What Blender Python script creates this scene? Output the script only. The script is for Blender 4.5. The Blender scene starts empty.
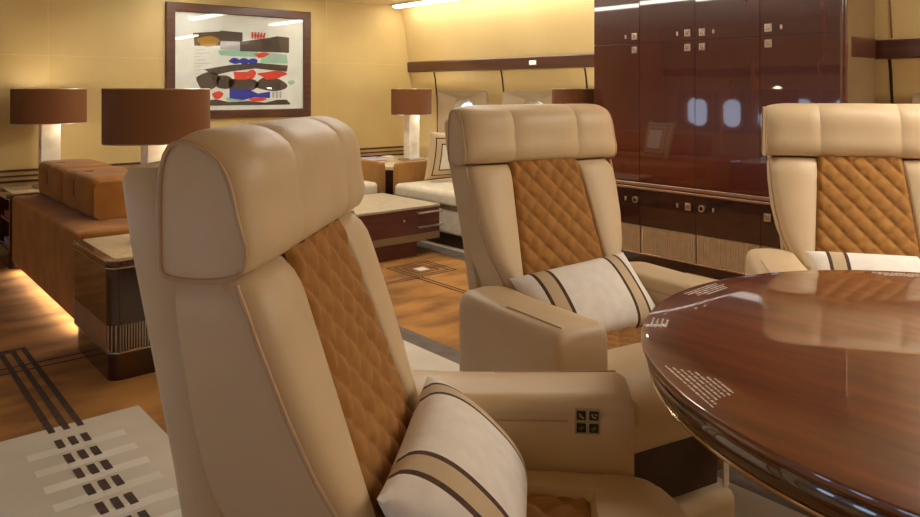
import bpy, bmesh, math, random
from math import sin, cos, pi, radians, sqrt, atan2
from mathutils import Vector, Matrix
random.seed(7)
S = bpy.context.scene
COL = S.collection

# ------------------------------------------------------------------ materials
def lin(v):
    v /= 255.0
    return v / 12.92 if v <= 0.04045 else ((v + 0.055) / 1.055) ** 2.4
def rgb(r, g, b): return (lin(r), lin(g), lin(b), 1)

def mat(name, col, rough=0.5, col2=None, scale=8.0, stretch=(1, 1, 1), bump=0.0, bscale=200.0, metal=0.0,
        coat=0.0, sheen=0.0, detail=4.0, spec=0.5, lo=0.35, hi=0.65, coatrough=0.03, coatior=1.5):
    m = bpy.data.materials.new(name); m.use_nodes = True
    nt = m.node_tree; n = nt.nodes; l = nt.links
    p = n['Principled BSDF']
    p.inputs['Roughness'].default_value = rough
    p.inputs['Metallic'].default_value = metal
    p.inputs['Coat Weight'].default_value = coat
    p.inputs['Coat Roughness'].default_value = coatrough
    p.inputs['Sheen Weight'].default_value = sheen
    p.inputs['Sheen Roughness'].default_value = 0.4
    p.inputs['Specular IOR Level'].default_value = spec
    p.inputs['Coat IOR'].default_value = coatior
    tc = n.new('ShaderNodeTexCoord')
    mp = n.new('ShaderNodeMapping'); mp.inputs['Scale'].default_value = stretch
    l.new(tc.outputs['Object'], mp.inputs['Vector'])
    if col2 is None:
        col2 = tuple(c * 0.9 for c in col[:3]) + (1,)
    nz = n.new('ShaderNodeTexNoise'); nz.inputs['Scale'].default_value = scale; nz.inputs['Detail'].default_value = detail
    l.new(mp.outputs['Vector'], nz.inputs['Vector'])
    cr = n.new('ShaderNodeValToRGB')
    cr.color_ramp.elements[0].position = lo; cr.color_ramp.elements[0].color = col2
    cr.color_ramp.elements[1].position = hi; cr.color_ramp.elements[1].color = col
    l.new(nz.outputs['Fac'], cr.inputs['Fac']); l.new(cr.outputs['Color'], p.inputs['Base Color'])
    if bump:
        nb = n.new('ShaderNodeTexNoise'); nb.inputs['Scale'].default_value = bscale; nb.inputs['Detail'].default_value = 2
        l.new(tc.outputs['Object'], nb.inputs['Vector'])
        b = n.new('ShaderNodeBump'); b.inputs['Strength'].default_value = bump; b.inputs['Distance'].default_value = 0.002
        l.new(nb.outputs['Fac'], b.inputs['Height']); l.new(b.outputs['Normal'], p.inputs['Normal'])
    return m

def emit(name, col, strength):
    m = bpy.data.materials.new(name); m.use_nodes = True
    p = m.node_tree.nodes['Principled BSDF']
    p.inputs['Base Color'].default_value = col
    p.inputs['Emission Color'].default_value = col
    p.inputs['Emission Strength'].default_value = strength
    return m

def glass(name, fac=0.08, rough=0.02):
    m = bpy.data.materials.new(name); m.use_nodes = True
    nt = m.node_tree; n = nt.nodes; n.remove(n['Principled BSDF'])
    t = n.new('ShaderNodeBsdfTransparent'); g = n.new('ShaderNodeBsdfGlossy'); g.inputs['Roughness'].default_value = rough
    mx = n.new('ShaderNodeMixShader'); mx.inputs['Fac'].default_value = fac
    nt.links.new(t.outputs[0], mx.inputs[1]); nt.links.new(g.outputs[0], mx.inputs[2])
    nt.links.new(mx.outputs[0], n['Material Output'].inputs['Surface'])
    return m

M = {}
M['leather'] = mat('cream_leather', rgb(214, 190, 152), 0.42, rgb(208, 183, 145), 5, bump=0.12, bscale=420, spec=0.4)
M['piping'] = mat('leather_piping', rgb(196, 166, 130), 0.5, bump=0.1)
M['quilt'] = mat('caramel_suede', rgb(172, 120, 52), 0.8, rgb(154, 104, 42), 30, bump=0.25, bscale=500, sheen=0.1)
M['sofa'] = mat('caramel_velvet', rgb(166, 108, 36), 0.85, rgb(142, 90, 28), 6, bump=0.3, bscale=400, sheen=0.1)
M['sofa_arm'] = mat('tan_suede', rgb(160, 114, 54), 0.8, rgb(142, 98, 42), 8, stretch=(1, 1, .4), sheen=0.1)
M['creamfab'] = mat('cream_upholstery', rgb(214, 204, 182), 0.85, rgb(204, 193, 168), 20, bump=0.2, bscale=600)
M['wall'] = mat('golden_wall_panel', rgb(202, 178, 120), 0.55, rgb(190, 164, 104), 1.6, bump=0.08, bscale=120, detail=6)
M['valence'] = mat('cream_sidewall_panel', rgb(216, 192, 136), 0.5, rgb(206, 181, 124), 1.2, detail=6)
M['ceiling'] = mat('ceiling_panel', rgb(222, 204, 164), 0.6, rgb(216, 197, 155), 2)
M['wood'] = mat('dark_gloss_wood', rgb(86, 34, 16), 0.25, rgb(62, 22, 9), 6, stretch=(6, 6, 0.5), coat=1.0, detail=8)
M['sidewood'] = mat('red_gloss_veneer', rgb(94, 33, 13), 0.25, rgb(80, 27, 10), 4, stretch=(1, 3, 0.3), coat=1.0, detail=8, coatior=1.75)
M['darkwood'] = mat('espresso_gloss_wood', rgb(58, 26, 16), 0.25, rgb(42, 18, 11), 6, stretch=(6, 6, 0.5), coat=1.0)
M['tablewood'] = mat('table_gloss_veneer', rgb(134, 70, 29), 0.3, rgb(84, 38, 15), 5, stretch=(5.5, 0.8, 1), coat=1.0, detail=10, lo=0.3, hi=0.7, coatrough=0.015, coatior=1.7)
M['bandwood'] = mat('wall_band_wood', rgb(84, 46, 26), 0.35, rgb(66, 32, 17), 5, stretch=(1, .4, 4), coat=0.5, coatrough=0.2)
M['maroon'] = mat('maroon_wood', rgb(92, 42, 30), 0.4, rgb(76, 32, 22), 6, stretch=(1, 6, 6), coat=0.3, coatrough=0.15)
M['rimwood'] = mat('table_rim_wood', rgb(80, 44, 26), 0.2, rgb(60, 30, 17), 6, coat=1.0, coatior=1.9)
M['toe'] = mat('dark_toe_kick', rgb(62, 36, 22), 0.5)
M['seam'] = mat('dark_seam', rgb(36, 22, 14), 0.6)
M['chrome'] = mat('polished_nickel', rgb(214, 200, 178), 0.15, metal=1.0)
M['rail'] = mat('rose_metal_rail', rgb(206, 172, 142), 0.25, metal=0.85)
M['rib'] = mat('ribbed_metal', rgb(206, 180, 144), 0.4, rgb(192, 166, 130), 20, metal=0.2)
M['tabletop'] = mat('cream_shagreen_top', rgb(206, 188, 152), 0.45, rgb(192, 172, 134), 30, coat=0.3, bump=0.1)
M['coffeetop'] = mat('greige_leather_top', rgb(178, 164, 136), 0.5, rgb(164, 150, 122), 20, bump=0.1)
M['shade'] = mat('brown_lamp_shade', rgb(124, 75, 28), 0.75, rgb(110, 66, 24), 3, stretch=(1, 1, .2), bump=0.2, bscale=300)
M['shadein'] = mat('pale_shade_lining', rgb(232, 214, 172), 0.7)
M['alab'] = mat('white_alabaster', rgb(236, 230, 212), 0.4, rgb(206, 196, 172), 9, detail=8, lo=0.3, hi=0.6)
M['taupe'] = mat('taupe_leather_panel', rgb(128, 104, 70), 0.5, rgb(116, 92, 60), 3)
M['winframe'] = mat('window_reveal', rgb(176, 158, 130), 0.4, rgb(166, 148, 120), 2, coat=0.4)
M['blind'] = mat('window_blind', rgb(196, 190, 178), 0.4, rgb(180, 172, 158), 2, stretch=(1, 6, .3), coat=0.3)
M['glass'] = glass('clear_glass', 0.045)
M['silver'] = mat('brushed_silver', rgb(205, 195, 180), 0.3, metal=1.0)
M['white'] = mat('white_linen', rgb(240, 234, 224), 0.85, rgb(232, 225, 214), 30, bump=0.25, bscale=700)
M['beige'] = mat('beige_ribbon', rgb(205, 182, 146), 0.8, bump=0.2)
M['brown'] = mat('brown_braid', rgb(88, 56, 34), 0.8, rgb(66, 40, 24), 120, bump=0.4, bscale=300)
M['ink'] = mat('pale_inlay', rgb(226, 220, 208), 0.4)
M['carpet'] = mat('caramel_carpet', rgb(174, 122, 56), 0.95, rgb(128, 84, 34), 3.2, stretch=(.8, 1.5, 1), bump=0.5, bscale=500, detail=3, lo=0.36, hi=0.60)
M['cream_carpet'] = mat('cream_carpet', rgb(202, 192, 172), 0.95, rgb(190, 179, 158), 3, bump=0.5, bscale=500)
M['cream_bar'] = mat('pale_carpet_bar', rgb(216, 208, 192), 0.95, rgb(206, 197, 180), 5, bump=0.5, bscale=500)
M['dark_carpet'] = mat('brown_carpet_line', rgb(74, 54, 40), 0.95, rgb(60, 42, 30), 30, bump=0.4, bscale=500)
M['grey_carpet'] = mat('grey_carpet_border', rgb(112, 98, 86), 0.95, rgb(98, 84, 72), 12, bump=0.4, bscale=500)
M['panel'] = mat('control_panel_bronze', rgb(176, 164, 122), 0.4, metal=0.1)
M['button'] = mat('dark_button', rgb(34, 30, 18), 0.35)
M['icon'] = mat('button_icon', rgb(190, 180, 130), 0.5)
M['icong'] = mat('button_icon_green', rgb(96, 120, 60), 0.5)
M['matwhite'] = mat('print_paper', rgb(220, 226, 220), 0.6)
M['p_dark'] = mat('print_charcoal', rgb(74, 62, 52), 0.6)
M['p_red'] = mat('print_red', rgb(214, 66, 44), 0.6)
M['p_blue'] = mat('print_blue', rgb(40, 52, 168), 0.6)
M['p_green'] = mat('print_mint', rgb(150, 200, 176), 0.6)
M['p_ochre'] = mat('print_ochre', rgb(168, 128, 30), 0.6)
M['p_grey'] = mat('print_grey', rgb(176, 176, 180), 0.6)
M['magenta'] = mat('book_cloth_magenta', rgb(126, 34, 58), 0.5)
M['lilac'] = mat('book_cloth_lilac', rgb(168, 156, 186), 0.4)
M['redbook'] = mat('book_cloth_red', rgb(196, 70, 40), 0.5)
M['strapred'] = mat('red_webbing', rgb(150, 40, 34), 0.7)
M['light'] = emit('ceiling_diffuser', (1, 0.94, 0.84, 1), 12.0)
M['led'] = emit('led_strip', (1, 0.94, 0.84, 1), 15.0)
M['signal'] = emit('signal_face', (1, 0.95, 0.85, 1), 0.7)

# ------------------------------------------------------------------ mesh helpers
class MB:
    def __init__(s): s.bm = bmesh.new(); s.mats = []; s.flat = False
    def mi(s, m):
        if m is None: return 0
        if m not in s.mats: s.mats.append(m)
        return s.mats.index(m)
    def merge(s, b2, m=None, smooth=True):
        i = s.mi(m)
        me = bpy.data.meshes.new('t'); b2.to_mesh(me); b2.free()
        k = len(s.bm.faces)
        s.bm.from_mesh(me); bpy.data.meshes.remove(me)
        s.bm.faces.ensure_lookup_table()
        for f in s.bm.faces[k:]:
            f.material_index = i; f.smooth = smooth
        return s
    def box(s, a, b, bev=0.0, seg=3, m=None, mtx=None):
        s.flat = True; t = bmesh.new(); bmesh.ops.create_cube(t, size=1)
        sx, sy, sz = (b[i] - a[i] for i in range(3))
        for v in t.verts:
            v.co = Vector(((v.co.x) * sx + (a[0] + b[0]) / 2, v.co.y * sy + (a[1] + b[1]) / 2, v.co.z * sz + (a[2] + b[2]) / 2))
        if bev: bmesh.ops.bevel(t, geom=list(t.edges), offset=min(bev, .49 * min(abs(sx), abs(sy), abs(sz))), segments=seg, profile=.5, affect='EDGES')
        if mtx is not None: bmesh.ops.transform(t, matrix=mtx, verts=t.verts)
        return s.merge(t, m)
    def prism(s, poly, z0, z1, bev=0.0, seg=2, m=None, mtx=None, smooth=True):
        s.flat = True; t = bmesh.new()
        vs = [t.verts.new((x, y, z0)) for x, y in poly]
        f = t.faces.new(vs)
        r = bmesh.ops.extrude_face_region(t, geom=[f])
        for v in [g for g in r['geom'] if isinstance(g, bmesh.types.BMVert)]: v.co.z = z1
        bmesh.ops.recalc_face_normals(t, faces=t.faces)
        if bev: bmesh.ops.bevel(t, geom=[e for e in t.edges if abs(e.verts[0].co.z - e.verts[1].co.z) < 1e-6], offset=bev, segments=seg, profile=.5, affect='EDGES')
        if mtx is not None: bmesh.ops.transform(t, matrix=mtx, verts=t.verts)
        return s.merge(t, m, smooth)
    def loft(s, rings, m=None, caps=True, closed=True):
        t = bmesh.new()
        R = [[t.verts.new(p) for p in r] for r in rings]
        n = len(R[0])
        for i in range(len(R) - 1):
            for j in range(n if closed else n - 1):
                k = (j + 1) % n
                t.faces.new((R[i][j], R[i][k], R[i + 1][k], R[i + 1][j]))
        if caps:
            t.faces.new(list(reversed(R[0]))); t.faces.new(R[-1])
        bmesh.ops.recalc_face_normals(t, faces=t.faces)
        return s.merge(t, m)
    def lathe(s, prof, n=64, m=None, sx=1, sy=1, c=(0, 0)):
        rings = [[(c[0] + r * sx * cos(2 * pi * j / n), c[1] + r * sy * sin(2 * pi * j / n), z) for j in range(n)] for r, z in prof]
        return s.loft(rings, m)
    def tube(s, pts, r, n=8, m=None, closed=False):
        P = [Vector(p) for p in pts]; rings = []; up = None
        for i, p in enumerate(P):
            if closed: d = P[(i + 1) % len(P)] - P[i - 1]
            else: d = P[min(i + 1, len(P) - 1)] - P[max(i - 1, 0)]
            d.normalize()
            if up is None:
                up = Vector((0, 0, 1)) if abs(d.z) < .9 else Vector((1, 0, 0))
            a = d.cross(up).normalized(); b = a.cross(d).normalized(); up = b
            rings.append([p + (a * cos(2 * pi * k / n) + b * sin(2 * pi * k / n)) * r for k in range(n)])
        if closed: rings.append(rings[0])
        return s.loft(rings, m, caps=not closed)
    def obj(s, name, m=None, parent=None, angle=40):
        me = bpy.data.meshes.new(name)
        bmesh.ops.remove_doubles(s.bm, verts=s.bm.verts, dist=1e-6)
        s.bm.to_mesh(me); s.bm.free()
        if s.mats and not isinstance(s.mats[0], str): pass
        for k in s.mats: me.materials.append(M[k])
        if not s.mats and m: me.materials.append(M[m])
        try: me.set_sharp_from_angle(angle=radians(angle))
        except Exception: pass
        o = bpy.data.objects.new(name, me); COL.objects.link(o)
        if parent: o.parent = parent
        if s.flat:
            wnm = o.modifiers.new('even_normals', 'WEIGHTED_NORMAL'); wnm.keep_sharp = True; wnm.weight = 100
        return o

def tag(o, label, cat, group=None):
    o['label'] = label; o['category'] = cat
    if group: o['group'] = group
    return o
def thing(name, label, cat, loc=(0, 0, 0), rz=0, group=None):
    o = bpy.data.objects.new(name, None); COL.objects.link(o)
    o.empty_display_size = .1
    o.location = loc; o.rotation_euler = (0, 0, rz)
    return tag(o, label, cat, group)
def struct(o): o['kind'] = 'structure'; return o
def kids(o): return [c for c in bpy.data.objects if c.parent == o]
def dup(o, label=None, loc=None, rz=None, parent=None):
    ch = kids(o)
    c = o.copy(); COL.objects.link(c)
    if parent: c.parent = parent
    if label: c['label'] = label
    if loc: c.location = loc
    if rz is not None: c.rotation_euler = (0, 0, rz)
    for k in ch: dup(k, parent=c)
    return c
def lerp(tab, z):
    for (a, u), (b, v) in zip(tab, tab[1:]):
        if (a - z) * (b - z) <= 0: return u + (v - u) * (z - a) / (b - a)
    return tab[0][1] if abs(z - tab[0][0]) < abs(z - tab[-1][0]) else tab[-1][1]
def smooth(t): return t * t * (3 - 2 * t)

# ------------------------------------------------------------------ room shell
XL, XR, YF, YB, ZC = -0.95, 4.60, -2.2, 6.2, 2.05

# carpet with its woven pattern
b = MB()
def flat(x0, y0, x1, y1, z, m): 
    t = bmesh.new()
    t.faces.new([t.verts.new(p) for p in ((x0, y0, z), (x1, y0, z), (x1, y1, z), (x0, y1, z))])
    b.merge(t, m, False)
b.box((XL - .1, YF - .1, -.06), (XR + .15, YB + .1, 0), m='carpet')
z1, z2, z3 = .0012, .002, .0028
flat(XL, 0.3, .895, 2.925, z1, 'cream_carpet')               # cream aisle panel
flat(1.15, 0.2, 2.09, 2.88, z1, 'cream_carpet')              # cream panel under the chairs
flat(2.09, 0.2, 2.20, 3.10, z1, 'grey_carpet')
flat(1.15, 2.88, 2.09, 3.10, z1, 'grey_carpet')
flat(3.38, 3.2, 3.54, 5.2, z1, 'grey_carpet')
flat(3.54, 3.2, 4.6, 5.2, z1, 'cream_carpet')
for i, y in enumerate((2.775, 2.648, 2.526, 2.403, 2.273, 2.148, 2.02, 1.9)):
    flat(.49, y - .07, .79, y - .022, z2, 'cream_bar')
    for x in (.595, .636, .675): flat(x - .0115, y - .036, x + .0115, y + .036, z3, 'dark_carpet')
for x, y in ((.594, 3.863), (.641, 3.889), (.686, 3.915)):
    flat(x - .011, 2.88, x + .011, y, z2, 'dark_carpet')
    flat(XL, y - .011, x + .011, y + .011, z2, 'dark_carpet')
for y in (3.60, 3.67): flat(XL, y - .008, .95, y + .008, z3, 'dark_carpet')
def square(cx, cy, h, w=.012):
    for a in ((-h, -h, h, -h + w), (-h, h - w, h, h), (-h, -h, -h + w, h), (h - w, -h, h, h)):
        flat(cx + a[0], cy + a[1], cx + a[2], cy + a[3], z2, 'dark_carpet')
for h in (.17, .135, .09): square(3.005, 3.915, h)
flat(2.965, 3.875, 3.045, 3.955, z2, 'cream_bar')
for dy in (0, .035): flat(2.2, 3.742 + dy - .006, 2.86, 3.742 + dy + .006, z2, 'dark_carpet')
for dx in (0, .035): flat(2.84 + dx - .006, 2.6, 2.84 + dx + .006, 3.75, z2, 'dark_carpet')
struct(b.obj('floor'))

b = MB(); b.box((XL - .1, YF - .1, ZC), (XR + .15, YB + .1, ZC + .08)); struct(b.obj('ceiling', 'ceiling'))
b = MB(); b.box((XL - .1, YB, 0), (XR + .15, YB + .1, ZC))
wb = struct(b.obj('wall_back', 'wall'))
b = MB(); b.box((XL - .1, YF - .1, 0), (XR + .15, YF, ZC)); struct(b.obj('wall_front', 'ceiling'))
# thin panel joints on the bulkhead
b = MB()
for x in (0.35, 1.25, 3.62): b.box((x - .002, YB - .0015, .64), (x + .002, YB + .01, ZC))
b.box((XL, YB - .0015, 1.448), (XR - .1, YB + .01, 1.452))
struct(b.obj('trim_1', 'valence'))
for i, (za, zb) in enumerate(((.520, .536), (.560, .572), (.598, .614))):
    b = MB(); b.box((XL, YB - .012, za), (XR - .02, YB + .005, zb), .002); struct(b.obj('trim_%d' % (i + 2), 'bandwood'))

# curved sidewalls with window openings
WIN_R = [1.15, 5.40, 4.47]
WIN_L = [5.75 - .5 * i for i in range(15)]
PROF = [(0, 0.0), (.035, .3), (.055, .6), (.062, .85), (.055, 1.1), (.03, 1.3), (0.012, 1.372), (0, 1.42), (-.02, 1.55), (-.055, 1.8), (-.105, ZC), (-.105, ZC + .05)]
def rounded_rect(hw, hh, r, n=6):
    pts = []
    for cx, cy, a0 in ((hw - r, hh - r, 0), (-hw + r, hh - r, 90), (-hw + r, -hh + r, 180), (hw - r, -hh + r, 270)):
        for k in range(n + 1):
            a = radians(a0 + 90 * k / n); pts.append((cx + r * cos(a), cy + r * sin(a)))
    return pts
def sidewall(name, X, sgn, wins, m):
    b = MB()
    sec = [(X + sgn * d, z) for d, z in PROF] + [(X + sgn * .16, ZC + .05), (X + sgn * .16, 0)]
    b.loft([[(x, y, z) for x, z in sec] for y in (YF - .1, YB + .1)])
    o = b.obj(name, m, angle=25)
    for y in wins:
        c = MB()
        pr = rounded_rect(.125, .185, .11, 8)
        c.loft([[(X + sgn * q, y + u * 1.3, .88 + v * 1.24) for u, v in pr] for q in (-.2, .4)])
        k = c.obj('cut', m)
        md = o.modifiers.new('w', 'BOOLEAN'); md.object = k; md.operation = 'DIFFERENCE'; md.solver = 'EXACT'
        dg = bpy.context.evaluated_depsgraph_get()
        nm = bpy.data.meshes.new_from_object(o.evaluated_get(dg))
        o.modifiers.clear(); o.data = nm
        bpy.data.objects.remove(k)
    struct(o)
    return o
sidewall('wall_right', XR, 1, WIN_R, 'valence')
sidewall('wall_left', XL, -1, WIN_L, 'valence')

wn = 0
def window(X, sgn, y, shade):
    global wn
    wn += 1
    # the moulded reveal panel round the porthole
    b = MB()
    hw, z0, z1 = (.36 if sgn > 0 else .23), .62, 1.18
    q = -.012 if sgn > 0 else -.012
    outer = rounded_rect(hw, (z1 - z0) / 2, .03, 6); inner = rounded_rect(.125, .185, .11, 6)
    xa = X + sgn * .028; cz = (z0 + z1) / 2
    rings = []
    rings.append([(X + sgn * .055, y + u, cz + v) for u, v in outer])
    rings.append([(xa, y + u, cz + v) for u, v in outer])
    rings.append([(xa + sgn * .004, y + u * .97, cz + v * .96) for u, v in outer])
    rings.append([(xa + sgn * .03, y + u * 1.25, .88 + v * 1.2) for u, v in inner])
    rings.append([(xa + sgn * .085, y + u, .88 + v) for u, v in inner])
    b.loft(rings, caps=False)
    o = struct(b.obj('window_%d' % wn, 'winframe'))
    g = MB(); g.loft([[(X + sgn * p, y + u * 1.02, .88 + v * 1.02) for u, v in inner] for p in (.125, .129)])
    g.obj('window_pane', 'glass', o)
    if shade:
        f = MB()
        pr = [(u * 1.02, max(v, .185 - shade)) for u, v in inner]
        f.loft([[(X + sgn * p, y + u, .88 + v) for u, v in pr] for p in (.114, .119)])
        f.obj('window_blind', 'blind', o)
    return o
for y in WIN_R: window(XR, 1, y, 0)
for i, y in enumerate(WIN_L): window(XL, -1, y, 0)

# dark wood band along the sidewall, seams between window panels, cornice
n_tr = 5
def band(X, sgn, y0, y1):
    global n_tr
    b = MB()
    b.prism([(X + sgn * .02, 1.372), (X - sgn * .012, 1.374), (X - sgn * .022, 1.382), (X - sgn * .026, 1.47), (X - sgn * .018, 1.48), (X + sgn * .02, 1.482)], y0, y1,
            mtx=Matrix(((1, 0, 0, 0), (0, 0, 1, 0), (0, 1, 0, 0), (0, 0, 0, 1))), smooth=False)
    struct(b.obj('trim_%d' % n_tr, 'bandwood')); n_tr += 1
band(XR, 1, YF, YB); band(XL, -1, YF, YB)
def wallx(z): return lerp([(zz, d) for d, zz in PROF], z)
for y in (5.80, 4.83, 3.86, 1.62, .65):
    b = MB()
    zs = [0, .3, .6, .85, 1.1, 1.3, 1.37]
    b.loft([[(XR + wallx(z) - .006, y - .007, z), (XR + wallx(z) - .006, y + .007, z), (XR + wallx(z) + .01, y + .007, z), (XR + wallx(z) + .01, y - .007, z)] for z in zs])
    struct(b.obj('trim_%d' % n_tr, 'seam')); n_tr += 1
b = MB()
zs = [1.49, 1.55, 1.8, 2.03]
for y in (1.60, -.4):
    b.loft([[(XR + wallx(z) - .004, y - .004, z), (XR + wallx(z) - .004, y + .004, z), (XR + wallx(z) + .01, y + .004, z), (XR + wallx(z) + .01, y - .004, z)] for z in zs])
struct(b.obj('trim_%d' % n_tr, 'taupe')); n_tr += 1

# ------------------------------------------------------------------ ceiling lights
def strip(x, w, y0, y1, label, drop=.035):
    t = thing('ceiling_light', label, 'ceiling light', (x, (y0 + y1) / 2, ZC), 0, 'ceiling light strips')
    h = (y1 - y0) / 2
    b = MB()
    for a in ((-w, -h, -w + .015, h), (w - .015, -h, w, h), (-w, -h, w, -h + .015), (-w, h - .015, w, h)):
        b.box((a[0], a[1], -.016), (a[2], a[3], -.001), .002)
    b.obj('frame', 'ceiling', t)
    b = MB(); sec = [((w - .015) * cos(pi * k / 10), -.002 - drop * sin(pi * k / 10)) for k in range(11)]
    b.loft([[(x_, y_, z_) for x_, z_ in sec] for y_ in (-h + .015, h - .015)]); b.obj('diffuser', 'light', t)
    return t
strip(4.36, .075, 3.5, 6.1, 'long light strip along the ceiling edge above the windows')
strip(2.2, .11, 1.9, 6.0, 'long light strip in the ceiling on the aisle side, mirrored in the cabinet doors')
strip(2.62, .22, -1.9, 0.75, 'broad fill light strip added in the unseen ceiling by the round table')  # added fill for the chairs, set outside the table's mirror view
strip(3.3, .08, 3.6, 6.0, 'fill light strip added in the unseen ceiling above the coffee table')  # added fill above the frame, makes up for the shortened edge strip
strip(4.36, .09, -1.9, 1.3, 'fill light strip added along the unseen ceiling edge right of the cabinet wall')  # added out of view to brighten the sidewall beside the cabinet

# small signal light on the wood band
t = thing('signal_light', 'small white rectangular signal light on the dark wall band above the window sofa', 'light', (XR - .026, 4.39, 1.425))
b = MB(); b.box((-.012, -.045, -.022), (0.002, .045, .022), .004); b.obj('housing', 'silver', t)
b = MB()
for s_ in (-1, 1): b.box((-.015, s_ * .02 - .017, -.015), (-.011, s_ * .02 + .017, .015), .001)
b.obj('lens', 'signal', t)

# ------------------------------------------------------------------ swivel lounge chairs
def yf(z): return -.30 + (.965 - z) * .36
def yb(z): return -.438 + (1.10 - z) * .12
WT = [(.42, .206), (.58, .210), (.64, .232), (.70, .257), (.78, .274), (.87, .283), (.97, .287)]
QT = [(.42, .160), (.64, .158), (.97, .130)]
def make_chair(label):
    root = thing('lounge_chair', label, 'chair', group='cream leather lounge chairs round the table')
    # back shell
    b = MB(); rings = []
    for z in (.10, .14, .4, .7, 1.0, 1.085, 1.10):
        e = .008 if z in (.10, 1.10) else 0
        h = lerp([(.1, .200), (.65, .234), (.9, .279), (1.1, .289)], z) - e; y0 = yb(z) - .040 + e; y1 = yb(z) + .018 - e; r = .012
        rings.append([(-h, y0 + r, z), (-h + .004, y0 + .004, z), (-h + r, y0, z), (h - r, y0, z), (h - .004, y0 + .004, z), (h, y0 + r, z), (h, y1 - .006, z), (h - .004, y1, z), (-h + .004, y1, z), (-h, y1 - .006, z)])
    b.loft(rings); b.obj('back_shell', 'leather', root)
    # backrest cushion body
    b = MB(); rings = []
    N = 30
    for i in range(N + 1):
        z = .43 + (.9585 - .43) * i / N
        w = lerp(WT, z); q = lerp(QT, z); f = yf(z); k = yb(z)
        e = 0
        if i >= N - 2: e = (.001, .006, .018)[i - N + 2]
        w -= e * .7
        k += .017; ring = [(-w, k, z), (-w, k + .5 * (f - k), z), (-w, f - .034 - e, z), (-w + .003, f - .020 - e, z), (-w + .010, f - .008 - e, z), (-w + .024, f + .002 - e, z),
                (-(w + q) / 2 - .008, f + .006 - e, z), (-(w + q) / 2 + .004, f + .006 - e, z), (-q - .010, f + .003 - e, z), (-q - .003, f - .003 - e, z), (-q, f - .012 - e, z)]
        ring = ring + [(-x, y, zz) for x, y, zz in reversed(ring)]
        rings.append(ring)
    b.loft(rings); body = b.obj('backrest', 'leather', root, 60)
    # quilted centre
    b = MB(); NU, NV = 56, 120; rows = []
    for j in range(NV + 1):
        z = .45 + (.970 - .45) * j / NV; row = []
        q = lerp(QT, z) + .001
        for i in range(NU + 1):
            u = -1 + 2 * i / NU; x = u * q
            a = x / .0620 + (z - .45) / .066; c = x / .0620 - (z - .45) / .066
            puff = (abs(sin(pi * a)) * abs(sin(pi * c))) ** .36
            edge = min(1, (1 - abs(u)) / .10)
            row.append((x, yf(z) - .014 + .006 * sqrt(edge) + .0135 * puff * sqrt(edge), z))
        rows.append(row)
    b.loft(rows, caps=False, closed=False); b.obj('quilted_back_panel', 'quilt', root, 80)
    # piping on both front edges
    for s_ in (-1, 1):
        b = MB(); pts = []
        for i in range(25):
            z = .44 + (.955 - .44) * i / 24
            pts.append((s_ * (lerp(WT, z) - .001), yf(z) - .024, z))
        b.tube(pts, .0035); b.obj('piping', 'piping', root)
    # headrest
    prof = []
    base = [(-.304, .968), (-.289, .984), (-.284, 1.010), (-.290, 1.045), (-.293, 1.086), (-.307, 1.122), (-.340, 1.143), (-.374, 1.149), (-.398, 1.142), (-.411, 1.120), (-.416, 1.09), (-.416, 1.03), (-.415, .985), (-.408, .968), (-.38, .962), (-.34, .962)]
    # refine with catmull-rom
    nb = len(base)
    for i in range(nb):
        p0, p1, p2, p3 = (base[(i + d) % nb] for d in (-1, 0, 1, 2))
        for t_ in (0, .5):
            prof.append(tuple(.5 * (2 * p1[k] + (p2[k] - p0[k]) * t_ + (2 * p0[k] - 5 * p1[k] + 4 * p2[k] - p3[k]) * t_ ** 2 + (3 * p1[k] - p0[k] - 3 * p2[k] + p3[k]) * t_ ** 3) for k in (0, 1)))
    H = .296
    def hr(x, sc):
        return [(x, -.412 + (y + .412) * (sc - (1 - sc) * 1.9 * max(0, (z - .962) / .185) ** 1.1), .962 + (z - .962) * (1 - (1 - sc) * .75)) for y, z in prof]
    b = MB()
    half = [(H - .0, .865), (H - .001, .885), (H - .005, .908), (H - .012, .934), (H - .024, .960), (H - .042, .983), (H - .070, .996), (.16, 1.0), (.128, .9995), (.124, .990), (.120, .9995), (.06, 1.003)]
    full = half + [(0, 1.004)] + [(-x, s_) for x, s_ in reversed(half)]
    b.loft([hr(x, s_) for x, s_ in full]); b.obj('headrest', 'leather', root, 60)
    for s_ in (-1, 1):
        b = MB(); b.tube([(s_ * (H + .0005), y, z) for x, y, z in hr(0, .888)], .0036, closed=True); b.obj('headrest_piping', 'piping', root)
    # seat cushion with its quilted middle
    b = MB(); NX, NY = 40, 48; sw = .212
    def seat_z(x, y):
        u = abs(x) / sw; z = .502 + .006 * cos(pi * x / .5)
        z -= .045 * max(0, (u - .86) / .14) ** 2.2
        if y > .20: z -= .075 * ((y - .20) / .125) ** 2.4
        if abs(x) < .128 and y < .15:
            z -= .020 * min(1, (.128 - abs(x)) / .010, (.15 - y) / .010)
        return z
    top = []
    for j in range(NY + 1):
        y = -.20 + .525 * j / NY
        wx = sw if y < .22 else sw - .055 * ((y - .22) / .105) ** 2
        xs = sorted(set([-.128, -.118, .118, .128] + [round(wx * (-1 + 2 * i / NX), 5) for i in range(NX + 1)]))
        while len(xs) > NX + 5: xs.pop()
        while len(xs) < NX + 5: xs.append(wx)
        xs.sort()
        top.append([(x, y, seat_z(min(sw, max(-sw, x)), y)) for x in xs])
    b.loft(top, caps=False, closed=False)
    rim = [r[0] for r in top] + top[-1][1:-1] + [r[-1] for r in reversed(top)]
    b.loft([rim, [(x, y - .004, z - .05) for x, y, z in rim], [(x * .97, y - .02, .385) for x, y, z in rim]], caps=False, closed=False)
    b.obj('seat', 'leather', root, 50)
    b = MB(); rows = []
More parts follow.
